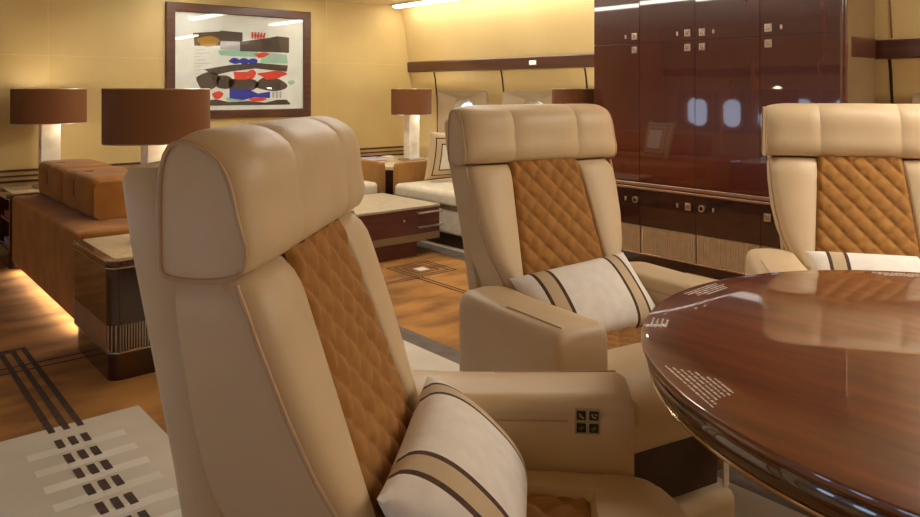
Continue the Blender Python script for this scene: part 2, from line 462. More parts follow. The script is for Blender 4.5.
    for j in range(61):
        y = -.18 + .322 * j / 60; row = []
        for i in range(45):
            x = -.120 + .240 * i / 44
            a = x / .062 + y / .066; c = x / .062 - y / .066
            puff = (abs(sin(pi * a)) * abs(sin(pi * c))) ** .36
            e = min(1, (.120 - abs(x)) / .012, (.142 - y) / .012)
            row.append((x, y, .4885 + .004 * e + .012 * puff * e))
        rows.append(row)
    b.loft(rows, caps=False, closed=False); b.obj('quilted_seat_panel', 'quilt', root, 80)
    # front apron / legrest
    b = MB(); b.box((-.226, -.16, .285), (.226, .292, .425), .03, 4); b.obj('leg_rest', 'leather', root)
    # pedestal and foot
    b = MB(); b.box((-.215, -.26, .09), (.215, .235, .30), .02); b.obj('pedestal', 'toe', root)
    b = MB(); b.box((-.235, -.33, 0), (.235, .285, .115), .035, 4); b.obj('foot', 'leather', root)
    # arms
    for s_ in (-1, 1):
        b = MB(); rings = []
        xi, xo = .214, .374
        ys = [-.255, -.250, -.236, -.210, -.05, .06, .16, .210, .233, .244, .248]
        ins = [.026, .012, .004, 0, 0, 0, 0, 0, .004, .012, .026]
        for y, e in zip(ys, ins):
            zt = .616 + .016 * min(1, max(0, (y + .1) / .33)) - e; r = .034
            pr = [(xi + e * .6, .14 + e), (xi + e * .6, .40), (xi + e * .6, zt - .042), (xi + .003 + e * .6, zt - .040), (xi + .003 + e * .6, zt - .034), (xi + e * .6, zt - .03), (xi + .003 + e * .6, zt - .014), (xi + .011 + e * .6, zt - .004), (xi + .028, zt), ((xi + xo) / 2, zt + .004), (xo - .034, zt), (xo - .014 - e * .6, zt - .006), (xo - .004 - e * .6, zt - .018), (xo - e * .6, zt - .036), (xo - e * .6, .40), (xo - .01 - e * .6, .14 + e)]
            rings.append([(s_ * x, y, z) for x, z in pr])
        b.loft(rings); arm = b.obj('armrest', 'leather', root, 60)
        b = MB()
        b.box((s_ * xo - .002, -.11, .425), (s_ * xo + .002, .19, .4275)) if False else None
        b.tube([(s_ * (xo - .030), -.02, .6195), (s_ * (xo - .030), .225, .632)], .0016, 6)
        b.obj('arm_seam', 'piping', arm)
        b = MB(); b.tube([(s_ * (xi + .0005), -.10, .5755), (s_ * (xi + .0005), .125, .584)], .0018, 6); b.obj('arm_seam', 'piping', arm)
        if s_ < 0:
            p = MB(); p.box((-xi - .001, .138, .562), (-xi + .0035, .184, .610), .0015); pan = p.obj('control_panel', 'panel', arm)
            for bi, (py, pz, ic) in enumerate(((.1495, .5975, 'a'), (.1725, .5975, 'b'), (.1495, .5745, 'c'), (.1725, .5745, 'd'))):
                p = MB(); p.box((-xi + .003, py - .0085, pz - .0085), (-xi + .0058, py + .0085, pz + .0085), .0015, m='button')
                xx = (-xi + .0056, -xi + .0063)
                def bar(y0, z0, y1, z1, w, m):
                    d = Vector((0, y1 - y0, z1 - z0)); L = d.length; d.normalize(); nrm = Vector((0, -d.z, d.y)) * w
                    A = Vector((0, y0, z0)); B = Vector((0, y1, z1))
                    p.loft([[(q, v.y, v.z) for v in (A - nrm, A + nrm, B + nrm, B - nrm)] for q in xx], m)
                if ic == 'a': bar(py - .004, pz + .004, py + .003, pz - .004, .0012, 'icon'); bar(py - .003, pz - .003, py, pz, .001, 'icon'); bar(py + .001, pz - .0045, py + .005, pz - .0045, .0008, 'icon')
                if ic == 'b': bar(py - .004, pz + .004, py - .001, pz - .003, .0011, 'icon'); bar(py - .001, pz - .003, py + .004, pz - .003, .0011, 'icon'); bar(py + .002, pz + .004, py + .005, pz + .001, .0012, 'icon')
                if ic in 'cd': bar(py - .005, pz, py + .005, pz, .001, 'icong'); bar(py, pz - .005, py, pz + .005, .001, 'icong'); bar(py - .003, pz - .003, py + .003, pz + .003, .001, 'icong')
                p.obj('button', None, pan)
    return root

c1 = make_chair('cream leather lounge chair nearest the camera, seen from its side and back')
C1 = ((0.8146, 0.8457, 0), -2.3876)
C2 = ((1.7180, 1.3640, 0), 2.9239)
C3 = ((2.4330, .8708, 0), 2.1548)
c2 = dup(c1, 'cream leather lounge chair in the middle, angled toward the table left of the cabinet wall', *C2)
c3 = dup(c1, 'cream leather lounge chair facing us across the round table', *C3)
c1.location = C1[0]; c1.rotation_euler = (0, 0, C1[1])
for k in kids(c1):
    if k.name.startswith('armrest'): k.location.y -= .018
for k in kids(c2):
    if k.name.startswith('armrest') and k.data.vertices[0].co.x > 0: k.location.y += .04
for k in kids(c3):
    if k.name.startswith('armrest'): k.location.z += .035
# hanging tag below the seat of the middle chair
tg = MB(); tg.box((-.176, .293, .225), (-.164, .296, .285), .001, m='strapred'); tg.box((-.180, .293, .14), (-.160, .2965, .226), .001, m='white')
tgo = tg.obj('tag', None, c2); tgo['label'] = 'small red strap with white tag'

# ------------------------------------------------------------------ striped pillows
def pillow_mesh(L, Hh, T, stripes, square=False, nx=64, ny=40):
    b = MB()
    bm = bmesh.new()
    def pt(u, v, s_):
        # u,v in -1..1
        k = 1 - .07 * (1 - abs(u) ** 2) * abs(v) ** 4
        k2 = 1 - .07 * (1 - abs(v) ** 2) * abs(u) ** 4
        th = ((1 - abs(u) ** 2.6) * (1 - abs(v) ** 2.4))
        th = max(th, 0) ** .5
        return Vector((u * L / 2 * k2, s_ * T / 2 * th, v * Hh / 2 * k))
    # x grid aligned with stripe edges
    us = sorted(set([round(-1 + 2 * i / nx, 5) for i in range(nx + 1)] + [e for st in stripes for e in st[:2]]))
    vs = sorted(set([round(-1 + 2 * i / ny, 5) for i in range(ny + 1)] + ([e for st in stripes for e in st[:2]] if square else [])))
    for s_ in (1, -1):
        g = [[bm.verts.new(pt(u, v, s_)) for v in vs] for u in us]
        for i in range(len(us) - 1):
            for j in range(len(vs) - 1):
                f = bm.faces.new((g[i][j], g[i + 1][j], g[i + 1][j + 1], g[i][j + 1]))
                f.smooth = True
                um = (us[i] + us[i + 1]) / 2; vm = (vs[j] + vs[j + 1]) / 2
                d = max(abs(um), abs(vm)) if square else um
                mm = 'white'
                for a, c, m in stripes:
                    if (a <= abs(d) <= c if square else a <= d <= c): mm = m
                f.material_index = b.mi(mm)
    bmesh.ops.remove_doubles(bm, verts=bm.verts, dist=1e-5)
    bmesh.ops.recalc_face_normals(bm, faces=bm.faces)
    b.bm.free(); b.bm = bm
    return b
LST = [(-.75, -.70, 'brown'), (-.70, -.52, 'beige'), (-.52, -.47, 'brown'), (.47, .52, 'brown'), (.52, .70, 'beige'), (.70, .75, 'brown')]
def lumbar(label, chair, off, tilt, rx=0, L=.43, roll=0):
    b = pillow_mesh(L, .25, .135, LST)
    o = b.obj('lumbar_pillow', None, None, 70)
    tag(o, label, 'pillow', 'striped lumbar pillows on the chairs')
    (lx, ly, lz), rz = chair
    R = Matrix.Translation((lx, ly, lz)) @ Matrix.Rotation(rz, 4, 'Z') @ Matrix.Translation(off) @ Matrix.Rotation(rx, 4, 'Z') @ Matrix.Rotation(roll, 4, 'Y') @ Matrix.Rotation(tilt, 4, 'X')
    o.matrix_world = R
    return o
lumbar('white lumbar pillow with beige bands, close up on the nearest chair', C1, (0.0, -.066, .574), radians(47))
lumbar('white lumbar pillow with beige bands leaning in the middle chair', C2, (0.012, -.060, .572), radians(45), 0, .43, radians(4.5))
lumbar('white lumbar pillow with beige bands behind the far edge of the round table', C3, (-.02, -.062, .575), radians(42))

# ------------------------------------------------------------------ round table
TX, TY, TR, TZ = 1.609, .329, .673, .72
t = thing('round_table', 'round glossy brown wood dining table with chrome-edged rim between the chairs', 'table', (TX, TY, 0))
b = MB(); b.lathe([(.0, TZ - .012), (TR - .03, TZ - .012), (TR - .03, TZ), (0.0, TZ)][2:] if False else [(TR - .10, TZ - .03), (TR - .012, TZ - .022), (TR - .003, TZ - .016), (TR, TZ - .010), (TR - .0005, TZ - .004), (TR - .002, TZ - .001), (TR - .005, TZ), (TR - .10, TZ)], 160)
b.obj('table_top', 'tablewood', t, 30)
b = MB(); b.lathe([(TR - .12, TZ - .031), (TR - .012, TZ - .0225), (TR - .008, TZ - .032), (TR - .010, TZ - .046), (TR - .018, TZ - .060), (TR - .12, TZ - .060)], 160); b.obj('table_rim', 'rimwood', t, 40)
b = MB(); b.lathe([(TR - .03, TZ - .060), (TR - .016, TZ - .060), (TR - .0145, TZ - .0625), (TR - .016, TZ - .066), (TR - .03, TZ - .066)], 160); b.obj('chrome_band', 'chrome', t)
b = MB(); b.lathe([(.30, 0), (.30, .02), (.27, .035), (.14, .06), (.11, .12), (.11, .58), (.16, .64), (.30, TZ - .0605)], 64); b.obj('table_pedestal', 'darkwood', t)
def inscription(ang, lines, r0):
    b = MB()
    d = Vector((cos(ang), sin(ang), 0)); tg_ = Vector((-sin(ang), cos(ang), 0))
    for i, (L, sh) in enumerate(lines):
        r = r0 - i * .0095; x = -L / 2 + sh
        while x < L / 2 + sh:
            w = min(random.uniform(.006, .016), L / 2 + sh - x)
            if w > .002:
                hh = random.choice((.0012, .0016, .0019))
                A = d * (r - hh) + tg_ * x; B = d * (r + hh) + tg_ * x
                Cc = B + tg_ * w; D = A + tg_ * w
                b.loft([[(v.x, v.y, z) for v in (A, B, Cc, D)] for z in (TZ, TZ + .0004)])
            x += w + random.uniform(.002, .0045)
    return b.obj('inscription', 'ink', t)
inscription(radians(148), [(.17, 0), (.15, .0), (.13, .0), (.115, .0), (.10, .0), (.075, .01), (.06, .01)], .648)
inscription(radians(119), [(.062, 0), (.058, .004), (.06, 0), (.05, 0)], .655)
inscription(radians(91), [(.14, 0), (.135, .005), (.13, -.01), (.12, 0), (.09, -.01)], .650)
inscription(radians(38), [(.12, 0), (.11, 0), (.10, 0), (.08, 0)], .645)

# ------------------------------------------------------------------ cabinet wall
SX, SY0, SY1 = 4.12, 1.672, 3.365
t = thing('cabinet_wall', 'tall glossy red-brown wood cabinet wall with square metal latches behind the chairs', 'cabinet', (SX, 0, 0))
seams = [3.365, 2.979, 2.563, 2.139, 1.672]
D = .44
b = MB()
b.box((.022, SY0 + .02, .10), (D, SY1, ZC - .005))
b.obj('carcass', 'darkwood', t)
b = MB(); b.box((.0, SY0, .0), (D - .02, SY0 + .021, ZC - .005), .004); ep = b.obj('end_panel', 'taupe', t)
ep['label'] = 'taupe leather covered end panel'
b = MB(); b.box((.10, SY0 - .004, 1.376), (D - .02, SY0 + .002, 1.486), .002); b.obj('band_inlay', 'bandwood', ep)
b = MB(); b.tube([(.008, SY0 - .002, .02), (.008, SY0 - .002, ZC - .01)], .014, 12); b.obj('corner_post', 'sidewood', t)
def latch(door, y, z, kind):
    l = MB()
    if kind == 'sq':
        l.box((-.010, y - .021, z - .023), (.001, y + .021, z + .023), .003, m='silver')
        l.box((-.0125, y - .011, z - .012), (-.0095, y + .011, z + .012), .002, m='rail')
    elif kind == 'rd':
        l.prism(rounded_rect(.022, .022, .021, 8), -.001, .010, .002, m='silver', mtx=Matrix(((0, 0, -1, 0), (1, 0, 0, y), (0, 1, 0, z), (0, 0, 0, 1))))
        l.prism(rounded_rect(.012, .012, .011, 8), .0095, .012, m='darkwood', mtx=Matrix(((0, 0, -1, 0), (1, 0, 0, y), (0, 1, 0, z), (0, 0, 0, 1))))
    else:
        l.box((-.006, y - .007, z - .013), (.001, y + .007, z + .013), .003, m='silver')
    l.obj({'sq': 'latch', 'rd': 'knob', 'key': 'keyhole'}[kind], None, door)
def skew(c, a, g):
    return Matrix.Translation(c) @ Matrix.Rotation(radians(a), 4, 'Y') @ Matrix.Rotation(radians(g), 4, 'Z') @ Matrix.Translation([-v for v in c])
lat = {0: (2.979 + .036, 1), 1: (2.563 + .050, 1), 2: (2.563 - .052, -1), 3: (2.139 - .052, -1)}
for i in range(4):
    y1, y0 = seams[i] - .0015, seams[i + 1] + .0015
    ly, s_ = lat[i]
    tilt = (.0, .0025, -.002, .001)[i]
    mt = skew((.011, (y0 + y1) / 2, 1.78), (.10, -.12, .16, -.06)[i], (-.22, .16, -.14, .2)[i])
    b = MB(); b.box((0, y0, 1.508), (.022, y1, ZC - .006), .0012, 2, mtx=mt); d = b.obj('cabinet_door', 'sidewood', t)
    latch(d, ly, 1.553, 'sq'); latch(d, ly + s_ * .075, 1.553, 'key')
    mt = skew((.011, (y0 + y1) / 2, 1.05), (.05, -.06, .05, -.04)[i], (-.12, .10, -.10, .1)[i])
    b = MB(); b.box((0, y0, .585), (.022, y1, 1.505), .0012, 2, mtx=mt); d = b.obj('cabinet_door', 'sidewood', t)
    latch(d, ly, 1.462, 'sq')
    b = MB(); b.box((.004, y0, .292), (.024, y1, .527), .0012, 2); d = b.obj('drawer_front', 'darkwood', t)
    latch(d, ly - s_ * .004, .458, 'sq' if i % 2 else 'rd'); latch(d, ly + s_ * .075, .458, 'key')
    # reeded grille
    b = MB(); b.box((.012, y0 + .004, .108), (.026, y1 - .004, .288))
    y = y0 + .010
    while y < y1 - .008:
        b.prism([(.013, y - .0058), (.004, y - .0042), (.001, y), (.004, y + .0042), (.013, y + .0058)], .110, .286, smooth=True)
        y += .0165
    b.obj('reeded_grille', 'rib', t)
for za, zb, xo in ((.556, .578, -.012), (.532, .548, -.006)):
    b = MB(); b.box((xo, SY0, za), (.024, SY1, zb), .004); b.obj('metal_rail', 'rail', t)
b = MB(); b.box((.015, SY0 + .01, 0), (.30, SY1, .104), .003); b.obj('plinth', 'darkwood', t)
b = MB(); b.box((-.004, SY0, .100), (.02, SY1, .110), .002); b.obj('base_rail', 'rail', t)

# ------------------------------------------------------------------ side tables
def rrect(x0, y0, x1, y1, r, n=6):
    hw, hh = (x1 - x0) / 2, (y1 - y0) / 2
    return [(u + (x0 + x1) / 2, v + (y0 + y1) / 2) for u, v in rounded_rect(hw, hh, r, n)]
def side_table(label, x0, y0, x1, y1, h=.5, open_side=False):
    t = thing('side_table', label, 'side table', ((x0 + x1) / 2, (y0 + y1) / 2, 0), 0, 'glossy wood side tables with lamps')
    w, d = (x1 - x0) / 2, (y1 - y0) / 2
    if open_side:
        b = MB()
        b.box((-w + .02, -d + .01, .12), (w - .01, d - .01, .14)); b.box((-w + .02, -d + .01, .30), (w - .01, d - .01, .32))
        b.box((-w + .25, -d + .01, .12), (w - .01, d - .01, h - .03)); b.box((-w + .01, -d, .12), (w, -d + .03, h - .03), .004); b.box((-w + .01, d - .03, .12), (w, d, h - .03), .004)
        b.obj('body', 'wood', t)
    else:
        b = MB(); b.prism(rrect(-w, -d, w, d, .045), .235, h - .03, 0); b.obj('body', 'darkwood', t)
        b = MB(); b.prism(rrect(-w + .005, -d + .005, w - .005, d - .005, .042), .122, .235)
        P = rrect(-w + .003, -d + .003, w - .003, d - .003, .043, 8)
        per = []
        for i in range(len(P)):
            a = Vector(P[i]); c = Vector(P[(i + 1) % len(P)]); L = (c - a).length
            k = max(1, round(L / .011))
            for j in range(k): per.append(a + (c - a) * j / k)
        last = None
        for p in per:
            if last is not None and (p - last).length < .0085: continue
            last = p
            b.prism([(p.x + .0032 * cos(2 * pi * q / 6), p.y + .0032 * sin(2 * pi * q / 6)) for q in range(6)], .125, .233, m='silver')
        o = b.obj('ribbed_band', 'darkwood', t)
        o.data.materials.clear(); o.data.materials.append(M['darkwood']); o.data.materials.append(M['silver'])
        k = 0
        for poly in o.data.polygons:
            c = poly.center
            inside = abs(c.x) < w - .0049 - 0 and abs(c.y) < d - .0049
            poly.material_index = 0
        for poly in o.data.polygons:
            if .124 < poly.center.z < .234 and len(poly.vertices) == 4 and poly.area < .0012 and (max(o.data.vertices[v].co.z for v in poly.vertices) < .2335): poly.material_index = 1
        b = MB(); b.prism(rrect(-w - .001, -d - .001, w + .001, d + .001, .046), .116, .123, .001); b.obj('chrome_band', 'chrome', t)
    b = MB(); b.prism(rrect(-w + .012, -d + .02, w - .02, d - .02, .045), 0, .118); b.obj('plinth', 'darkwood', t)
    b = MB(); b.prism(rrect(-w - .004, -d - .004, w + .004, d + .004, .048), h - .029, h - .003, .004); b.obj('top_rim', 'wood', t)
    b = MB(); b.prism(rrect(-w - .005, -d - .005, w + .005, d + .005, .049), h - .036, h - .0295, .001); b.obj('chrome_line', 'chrome', t)
    b = MB(); b.prism(rrect(-w + .035, -d + .035, w - .035, d - .035, .02), h - .006, h, .001); b.obj('top_inlay', 'tabletop', t)
    return t
side_table('glossy dark wood side table with ribbed base at the near end of the brown sofa', .865, 3.205, 1.56, 3.80)
side_table('pale-topped side table with an open shelf at the far left, beyond the brown sofa', .905, 5.66, 1.56, 6.14, open_side=True)
side_table('dark wood side table holding the lamp nearest the cabinet wall', 4.02, 3.42, 4.56, 3.85)
# books on the open shelf
for nm, m, z0, z1, yy, lab in (('book', 'lilac', .141, .175, 5.80, 'pale silver book lying on the bottom shelf of the far left side table'),
                               ('book', 'magenta', .321, .362, 5.80, 'dark magenta book lying on the upper shelf of the far left side table')):
    b = MB(); b.box((.93, yy - .1, z0), (1.12, yy + .16, z1), .003, m=m); b.box((.934, yy - .097, z0 + .004), (1.116, yy + .163, z1 - .004), m='matwhite')
    o = b.obj(nm); tag(o, lab, 'book')

# corner table
t = thing('corner_table', 'cream-topped dark wood corner table between the two pale sofas', 'side table', (4.1, 5.65, 0))
poly = [(-.46, .52), (-.46, -.22), (-.24, -.50), (.44, -.50), (.44, .52)]
def off(p, k): return [(x * k, y * k) for x, y in p]
b = MB(); b.prism(off(poly, .97), .06, .49, smooth=False); b.obj('body', 'darkwood', t)
b = MB(); b.prism(off(poly, .93), 0, .06, smooth=False); b.obj('plinth', 'toe', t)
b = MB(); b.prism(poly, .49, .52, .004, smooth=False); b.obj('table_top', 'tabletop', t)

# ------------------------------------------------------------------ lamps
def make_lamp(label, x, y, z, sc=1.0):
    h = 1.2 - z
    t = thing('table_lamp', label, 'lamp', (x, y, z), 0, 'table lamps with brown drum shades')
    b = MB(); b.box((-.095, -.095, 0), (.095, .095, .018), .004); b.obj('lamp_foot', 'silver', t)
    b = MB(); b.box((-.062, -.045, .018), (.062, .045, h - .245 + .01), .006); b.obj('lamp_base', 'alab', t)
    b = MB(); b.tube([(0, 0, h - .24), (0, 0, h - .09)], .012); b.lathe([(.028, h - .16), (.036, h - .12), (.03, h - .085), (.005, h - .07)], 16); b.obj('bulb', 'shadein', t)
    sx, sy = .262 * sc, .20 * sc
    z0, z1 = h - .243, h
    b = MB(); n = 72
    def ring(k, z): return [((sx - k) * cos(2 * pi * j / n), (sy - k) * sin(2 * pi * j / n), z) for j in range(n)]
    b.loft([ring(0, z0), ring(0, z1), ring(.004, z1), ring(.004, z0), ring(0, z0)], caps=False); b.obj('lamp_shade', 'shade', t)
    for zz in (z0, z1):
        b = MB(); b.tube([(x_, y_, zz) for x_, y_, _ in ring(.002, 0)], .0032, 6, closed=True); b.obj('shade_trim', 'silver', t)
    b = MB()
    for a in (0, pi / 2): b.tube([(cos(a) * (sx - .004), sin(a) * (sy - .004), z1 - .02), (0, 0, z1 - .02), (-cos(a) * (sx - .004), -sin(a) * (sy - .004), z1 - .02)], .003, 6)
    b.obj('shade_spider', 'silver', t)
    ld = bpy.data.lights.new('lamp_glow', 'POINT'); ld.energy = 3; ld.color = (1, .85, .62); ld.shadow_soft_size = .05
    lo = bpy.data.objects.new('lamp_glow', ld); COL.objects.link(lo); lo.parent = t; lo.location = (0, 0, h - .03)
    l2 = bpy.data.lights.new('lamp_glow', 'POINT'); l2.energy = 1.6; l2.color = (1, .86, .64); l2.shadow_soft_size = .03
    lo = bpy.data.objects.new('lamp_glow', l2); COL.objects.link(lo); lo.parent = t; lo.location = (.12, -.10, h - .235)
    return t
make_lamp('table lamp with wide brown shade behind the nearest chair, on the near side table', 1.152, 3.488, .5, .90)
make_lamp('table lamp with brown shade and white base at the far left of the sofa', 1.200, 5.91, .5, .92)
make_lamp('table lamp with brown shade and white column base on the corner table', 4.235, 5.67, .52, .80)
make_lamp('table lamp half hidden by the cabinet wall, brown shade above the middle chair', 4.27, 3.635, .5, .86)

# ------------------------------------------------------------------ brown sofa
t = thing('sofa', 'low caramel velvet sofa seen from behind at left', 'sofa', (.92, 3.95, 0))
b = MB(); b.box((0, .02, .055), (.62, 1.68, .495), .022, 4); b.obj('back_frame', 'sofa', t)
b = MB(); b.box((.55, .02, .055), (1.0, 1.68, .30), .02); b.obj('seat_base', 'sofa', t)
b = MB(); b.box((.56, .10, .30), (1.01, .84, .44), .03, 4); b.obj('seat_cushion', 'sofa', t)
b = MB(); b.box((.56, .85, .30), (1.01, 1.60, .44), .03, 4); b.obj('seat_cushion', 'sofa', t)
b = MB(); b.box((.06, .05, 0), (.98, 1.65, .056)); b.obj('toe_kick', 'toe', t)
def bolster(label, y0, y1):
    c = ((1.065 + 1.39) / 2, (y0 + y1) / 2, .496)
    t = thing('back_cushion', label, 'cushion', c, 0, 'caramel back cushions on the brown sofa')
    hx, hy = .165, (y1 - y0) / 2
    b = MB(); rings = []
    NN = 14
    for i in range(NN + 1):
        v = -1 + 2 * i / NN; y = hy * v
        e = max(0, (abs(v) - .9) / .1); k = 1 - .10 * e ** 2.5; sag = .006 * (1 - v * v)
        pr = rounded_rect(hx, .112, .045, 5)
        rings.append([(u * k, y, .112 + (w_ + sag * (1 if w_ > 0 else 0)) * k - .112 * (1 - k) * 0) for u, w_ in pr])
    for r in rings:
        mz = min(p[2] for p in r)
        r[:] = [(x, y, z - mz + .0005) for x, y, z in r]
    b.loft(rings); b.obj('cushion_body', 'sofa', t, 60)
    b = MB()
    b.tube([(-hx - .001, .02, .10), (-hx - .001, .02, .175), (-hx + .012, .02, .213), (-hx + .045, .02, .2275), (-hx + .10, .02, .231)], .004)
    b.obj('pleat', 'toe', t)
    return t
bolster('caramel velvet back cushion on the brown sofa, the nearer and larger-looking one', 4.27, 4.925)
bolster('caramel velvet back cushion on the brown sofa, the farther one near the left lamp', 4.94, 5.60)

# square striped pillows
def frame_pillow(label, S_, mw):
    b = pillow_mesh(S_, S_, .13, [(.52, .57, 'brown'), (.57, .76, 'beige'), (.76, .81, 'brown'), (.81, 1.0, 'beige')], True, 40, 40)
    o = b.obj('throw_pillow', None, None, 70); tag(o, label, 'pillow', 'square framed throw pillows'); o.matrix_world = mw
    return o
frame_pillow('square white throw pillow with brown and beige frame on the window sofa', .42,
             Matrix.Translation((3.975, 4.80, .645)) @ Matrix.Rotation(radians(-8), 4, 'Z') @ Matrix.Rotation(radians(14), 4, 'X'))
frame_pillow('striped white throw pillow peeking over the back cushion of the brown sofa', .40,
             Matrix.Translation((1.60, 4.55, .655)) @ Matrix.Rotation(radians(-75), 4, 'Z') @ Matrix.Rotation(radians(14), 4, 'X'))

# LED strip under the sofa back
b = MB(); b.box((.940, 3.98, .0505), (.968, 5.60, .0545)); o = b.obj('led_strip', 'led')
tag(o, 'glowing light strip along the foot of the brown sofa back', 'light strip')

# ------------------------------------------------------------------ pale sofas
# window sofa
t = thing('window_sofa', 'cream sofa with one tan end panel under the windows', 'sofa', (3.54, 3.92, 0))
b = MB(); b.box((.07, .02, 0), (1.0, 1.06, .10)); b.obj('toe_kick', 'toe', t)
b = MB(); b.box((.03, 0, .10), (1.0, 1.08, .305), .02); b.obj('seat_base', 'creamfab', t)
b = MB(); b.box((0, .005, .306), (.86, 1.07, .425), .04, 5); b.obj('seat_cushion', 'creamfab', t)
b = MB(); b.tube([(.0, .03, .325), (.0, 1.05, .325)], .005); b.obj('seat_piping', 'brown', t)
b = MB(); b.box((.80, .01, .42), (1.04, 1.07, .74), .05, 4); b.obj('back_cushion', 'creamfab', t)
b = MB(); b.prism([(0.05, .10), (.05, .545), (.06, .575), (.09, .587), (1.0, .587), (1.0, .10)], 1.085, 1.15, .012, 3, mtx=Matrix(((1, 0, 0, 0), (0, 0, 1, 0), (0, 1, 0, 0), (0, 0, 0, 1)))); b.obj('end_panel', 'sofa_arm', t)
# bulkhead sofa
t = thing('bulkhead_sofa', 'cream sofa with tan end panels under the framed picture, mostly hidden by the nearest chair', 'sofa', (2.06, 5.12, 0))
b = MB(); b.box((.02, .06, 0), (1.42, 1.0, .10)); b.obj('toe_kick', 'toe', t)
b = MB(); b.box((.0, .03, .10), (1.44, 1.02, .305), .02); b.obj('seat_base', 'creamfab', t)
b = MB(); b.box((.0, 0, .306), (1.43, .82, .425), .04, 5); b.obj('seat_cushion', 'creamfab', t)
b = MB(); b.tube([(.03, .0, .325), (1.40, .0, .325)], .005); b.obj('seat_piping', 'brown', t)
b = MB(); b.box((.01, .78, .42), (1.43, 1.03, .66), .05, 4); b.obj('back_cushion', 'creamfab', t)
for xa in (-.075, 1.445):
    b = MB(); b.prism([(.02, .10), (.02, .545), (.03, .575), (.06, .587), (1.03, .587), (1.03, .10)], xa, xa + .065, .012, 3, mtx=Matrix(((0, 0, 1, 0), (1, 0, 0, 0), (0, 1, 0, 0), (0, 0, 0, 1)))); b.obj('end_panel', 'sofa_arm', t)

# items on the corner table
for m, z0, hh, dx, lab in (('redbook', .521, .025, 0, 'red book at the bottom of the stack on the corner table'), ('lilac', .547, .02, .01, 'lilac book on top of the red one on the corner table')):
    b = MB(); b.box((3.68 + dx, 5.62, z0), (3.90 + dx, 5.80, z0 + hh), .003, m=m); b.box((3.684 + dx, 5.617, z0 + .004), (3.896 + dx, 5.797, z0 + hh - .004), m='matwhite')
    tag(b.obj('book'), lab, 'book')
b = MB(); b.box((3.93, 5.66, .521), (4.03, 5.74, .575), .008); tag(b.obj('keepsake_box', 'creamfab'), 'small white box on the corner table beside the lamp', 'box')
b = MB(); b.lathe([(.03, .521), (.045, .54), (.05, .60), (.03, .67), (.022, .71), (.028, .735), (.022, .735), (.016, .71)], 24, c=(3.66, 5.92)); tag(b.obj('vase', 'white'), 'slim white vase on the corner table, behind the nearest chair', 'vase')

# ------------------------------------------------------------------ coffee table
t = thing('coffee_table', 'low square dark wood coffee table with pale top and metal pulls', 'coffee table', (2.80, 4.58, 0))
hx, hy = .60, .37
b = MB(); b.box((-hx + .18, -hy + .04, 0), (hx - .18, hy - .04, .118)); b.obj('plinth', 'maroon', t)
b = MB(); b.box((-hx, -hy, .165), (hx, hy, .345), .004); b.obj('body', 'maroon', t)
b = MB(); b.box((-hx - .001, -hy - .001, .115), (hx + .001, hy + .001, .166), .003); b.obj('base_band', 'taupe', t)
b = MB(); b.box((-hx - .003, -hy - .003, .345), (hx + .003, hy + .003, .362), .003); b.obj('table_top', 'coffeetop', t)
for z in (.315, .215):
    b = MB(); b.tube([(hx - .21, -hy + .002, z), (hx - .21, -hy - .016, z), (hx + .0, -hy - .018, z), (hx + .014, -hy - .012, z), (hx + .016, -hy + .02, z), (hx - .002, -hy + .03, z)], .008, 8); b.obj('pull', 'silver', t)
b = MB(); b.tube([(-.25, -hy + .002, .31), (-.25, -hy - .014, .31), (-.12, -hy - .016, .322), (-.12, -hy + .002, .322)], .006); b.obj('pull', 'chrome', t)
b = MB(); b.box((-.27, -hy - .008, .298), (-.21, -hy + .001, .322), .002); b.obj('latch', 'silver', t)
b = MB(); b.box((.27, -hy - .006, .262), (.284, -hy + .001, .28), .002); b.obj('keyhole', 'silver', t)

# ------------------------------------------------------------------ framed picture
x0, x1, za, zb = 2.106, 3.437, .945, 1.920
t = thing('framed_picture', 'large framed abstract print in red, blue and brown hung on the golden bulkhead', 'picture', ((x0 + x1) / 2, YB, (za + zb) / 2))
hw, hh = (x1 - x0) / 2, (zb - za) / 2
b = MB()
for a in ((-hw, -hh, hw, -hh + .075), (-hw, hh - .075, hw, hh), (-hw, -hh + .07, -hw + .075, hh - .07), (hw - .075, -hh + .07, hw, hh - .07)):
    b.box((a[0], -.035, a[1]), (a[2], -.001, a[3]), .008, 3)
b.obj('frame', 'bandwood', t)
b = MB()
def shape(pts, m, k=1):
    b.prism([(x * 1.0, z) for x, z in pts], -.0120 - .0004 * k, -.0105, m=m, mtx=Matrix(((1, 0, 0, 0), (0, 0, 1, 0), (0, 1, 0, 0), (0, 0, 0, 1))), smooth=False)
b.box((-hw + .06, -.011, -hh + .06), (hw - .06, -.003, hh - .06), m='matwhite')
# picture coordinates measured on the print: u right, v up
def uv(u, v): return (-hw + .075 + u * (2 * hw - .15), -hh + .075 + v * (2 * hh - .15))
def blob(cx, cy, rx, ry, m, k, n=20, wob=.12, ph=0):
    shape([uv(cx + rx * cos(2 * pi * i / n) * (1 + wob * sin(3 * 2 * pi * i / n + ph)), cy + ry * sin(2 * pi * i / n) * (1 + wob * sin(2 * 2 * pi * i / n + ph))) for i in range(n)], m, k)
def quad(p, m, k): shape([uv(*q) for q in p], m, k)
quad([(.13, .79), (.33, .82), (.33, .67), (.14, .66)], 'p_dark', 1)
blob(.24, .71, .08, .055, 'p_ochre', 2)
quad([(.33, .83), (.50, .82), (.50, .72), (.33, .72)], 'p_dark', 1)
quad([(.33, .72), (.48, .72), (.48, .63), (.33, .63)], 'p_grey', 1)
quad([(.48, .72), (.72, .78), (.78, .80), (.88, .79), (.88, .62), (.48, .62)], 'p_dark', 2)
for i in range(5): quad([(.57 + i * .025, .83), (.585 + i * .025, .83), (.585 + i * .022, .76), (.572 + i * .022, .76)], 'p_red', 4)
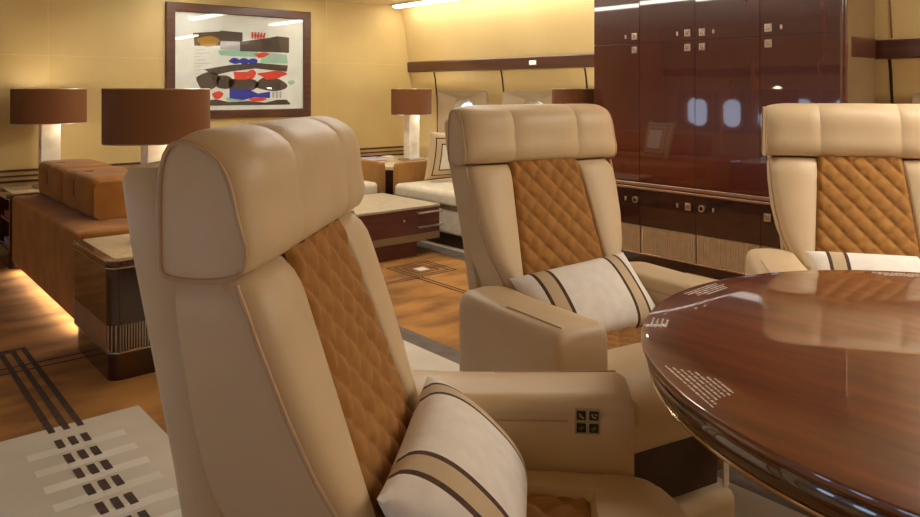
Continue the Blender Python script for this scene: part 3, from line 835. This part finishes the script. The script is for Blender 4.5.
quad([(.57, .80), (.68, .80), (.68, .785), (.57, .785)], 'p_red', 4)
quad([(.31, .62), (.62, .64), (.62, .56), (.33, .57)], 'p_green', 1)
quad([(.66, .62), (.86, .60), (.87, .50), (.64, .50)], 'p_green', 1)
for i in range(4): quad([(.72 + i * .03, .60), (.735 + i * .03, .60), (.735 + i * .03, .52), (.72 + i * .03, .52)], 'p_grey', 2)
blob(.65, .585, .055, .028, 'p_red', 3, wob=.3)
for u in (.44, .51, .58): blob(u, .515, .042, .03, 'p_blue', 3, ph=u * 9)
quad([(.21, .42), (.40, .47), (.62, .50), (.87, .48), (.86, .41), (.60, .44), (.40, .40), (.28, .36)], 'p_dark', 2)
blob(.74, .37, .11, .045, 'p_red', 3, wob=.25); blob(.57, .375, .035, .05, 'p_red', 3); quad([(.43, .40), (.54, .40), (.54, .32), (.44, .32)], 'p_red', 3)
blob(.24, .30, .085, .095, 'p_dark', 2); blob(.36, .29, .07, .08, 'p_dark', 2, ph=2); blob(.50, .26, .12, .085, 'p_dark', 2, ph=1); blob(.73, .27, .13, .075, 'p_dark', 2, ph=3)
blob(.90, .29, .03, .025, 'p_green', 2)
quad([(.40, .22), (.55, .21), (.62, .17), (.72, .19), (.72, .12), (.60, .13), (.50, .10), (.40, .12)], 'p_blue', 4)
blob(.31, .155, .04, .04, 'p_red', 3); blob(.45, .11, .08, .03, 'p_green', 3); blob(.62, .105, .07, .02, 'p_red', 2)
for i in range(3): quad([(.74 + i * .03, .19), (.755 + i * .03, .19), (.755 + i * .03, .12), (.74 + i * .03, .12)], 'p_grey', 2)
quad([(.22, .10), (.30, .11), (.40, .08), (.55, .09), (.68, .07), (.78, .10), (.86, .10), (.89, .06), (.89, .045), (.22, .045)], 'p_dark', 3)
for i in range(9):
    v = .62 - i * .035
    quad([(.14, v), (.22 + .04 * sin(i * 2.1), v + .008), (.22 + .04 * sin(i * 2.1), v + .003), (.14, v - .005)], 'p_grey', 1)
b.obj('print', None, t)
b = MB(); b.box((-hw + .06, -.020, -hh + .06), (hw - .06, -.0175, hh - .06)); b.obj('glass', 'glass', t)

# ------------------------------------------------------------------ light and camera
w = bpy.data.worlds.new('sky'); S.world = w; w.use_nodes = True
nt = w.node_tree; bg = nt.nodes['Background']
tc = nt.nodes.new('ShaderNodeTexCoord'); sp = nt.nodes.new('ShaderNodeSeparateXYZ'); nt.links.new(tc.outputs['Generated'], sp.inputs[0])
cr = nt.nodes.new('ShaderNodeValToRGB'); mr = nt.nodes.new('ShaderNodeMapRange'); mr.inputs['From Min'].default_value = -1
nt.links.new(sp.outputs['Z'], mr.inputs['Value']); nt.links.new(mr.outputs[0], cr.inputs['Fac'])
cr.color_ramp.elements[0].color = (.74, .85, 1, 1); cr.color_ramp.elements[0].position = .35     # cloud deck below
cr.color_ramp.elements[1].color = (.36, .56, 1, 1); cr.color_ramp.elements[1].position = .75     # blue above
nt.links.new(cr.outputs['Color'], bg.inputs['Color']); bg.inputs['Strength'].default_value = 3.2

cam = bpy.data.cameras.new('camera'); co = bpy.data.objects.new('camera', cam); COL.objects.link(co)
co.location = (0, 0, 1.2); co.rotation_euler = (radians(90), 0, radians(-40.5))
cam.sensor_width = 36; cam.sensor_fit = 'HORIZONTAL'; cam.lens = 36 * 740 / 920
cam.shift_y = -(258.5 - 89) / 920
cam.clip_start = .02
S.camera = co
S.view_settings.view_transform = 'Standard'
S.view_settings.look = 'None'
S.view_settings.exposure = 0.25
S.view_settings.gamma = 1
S.view_settings.use_curve_mapping = False
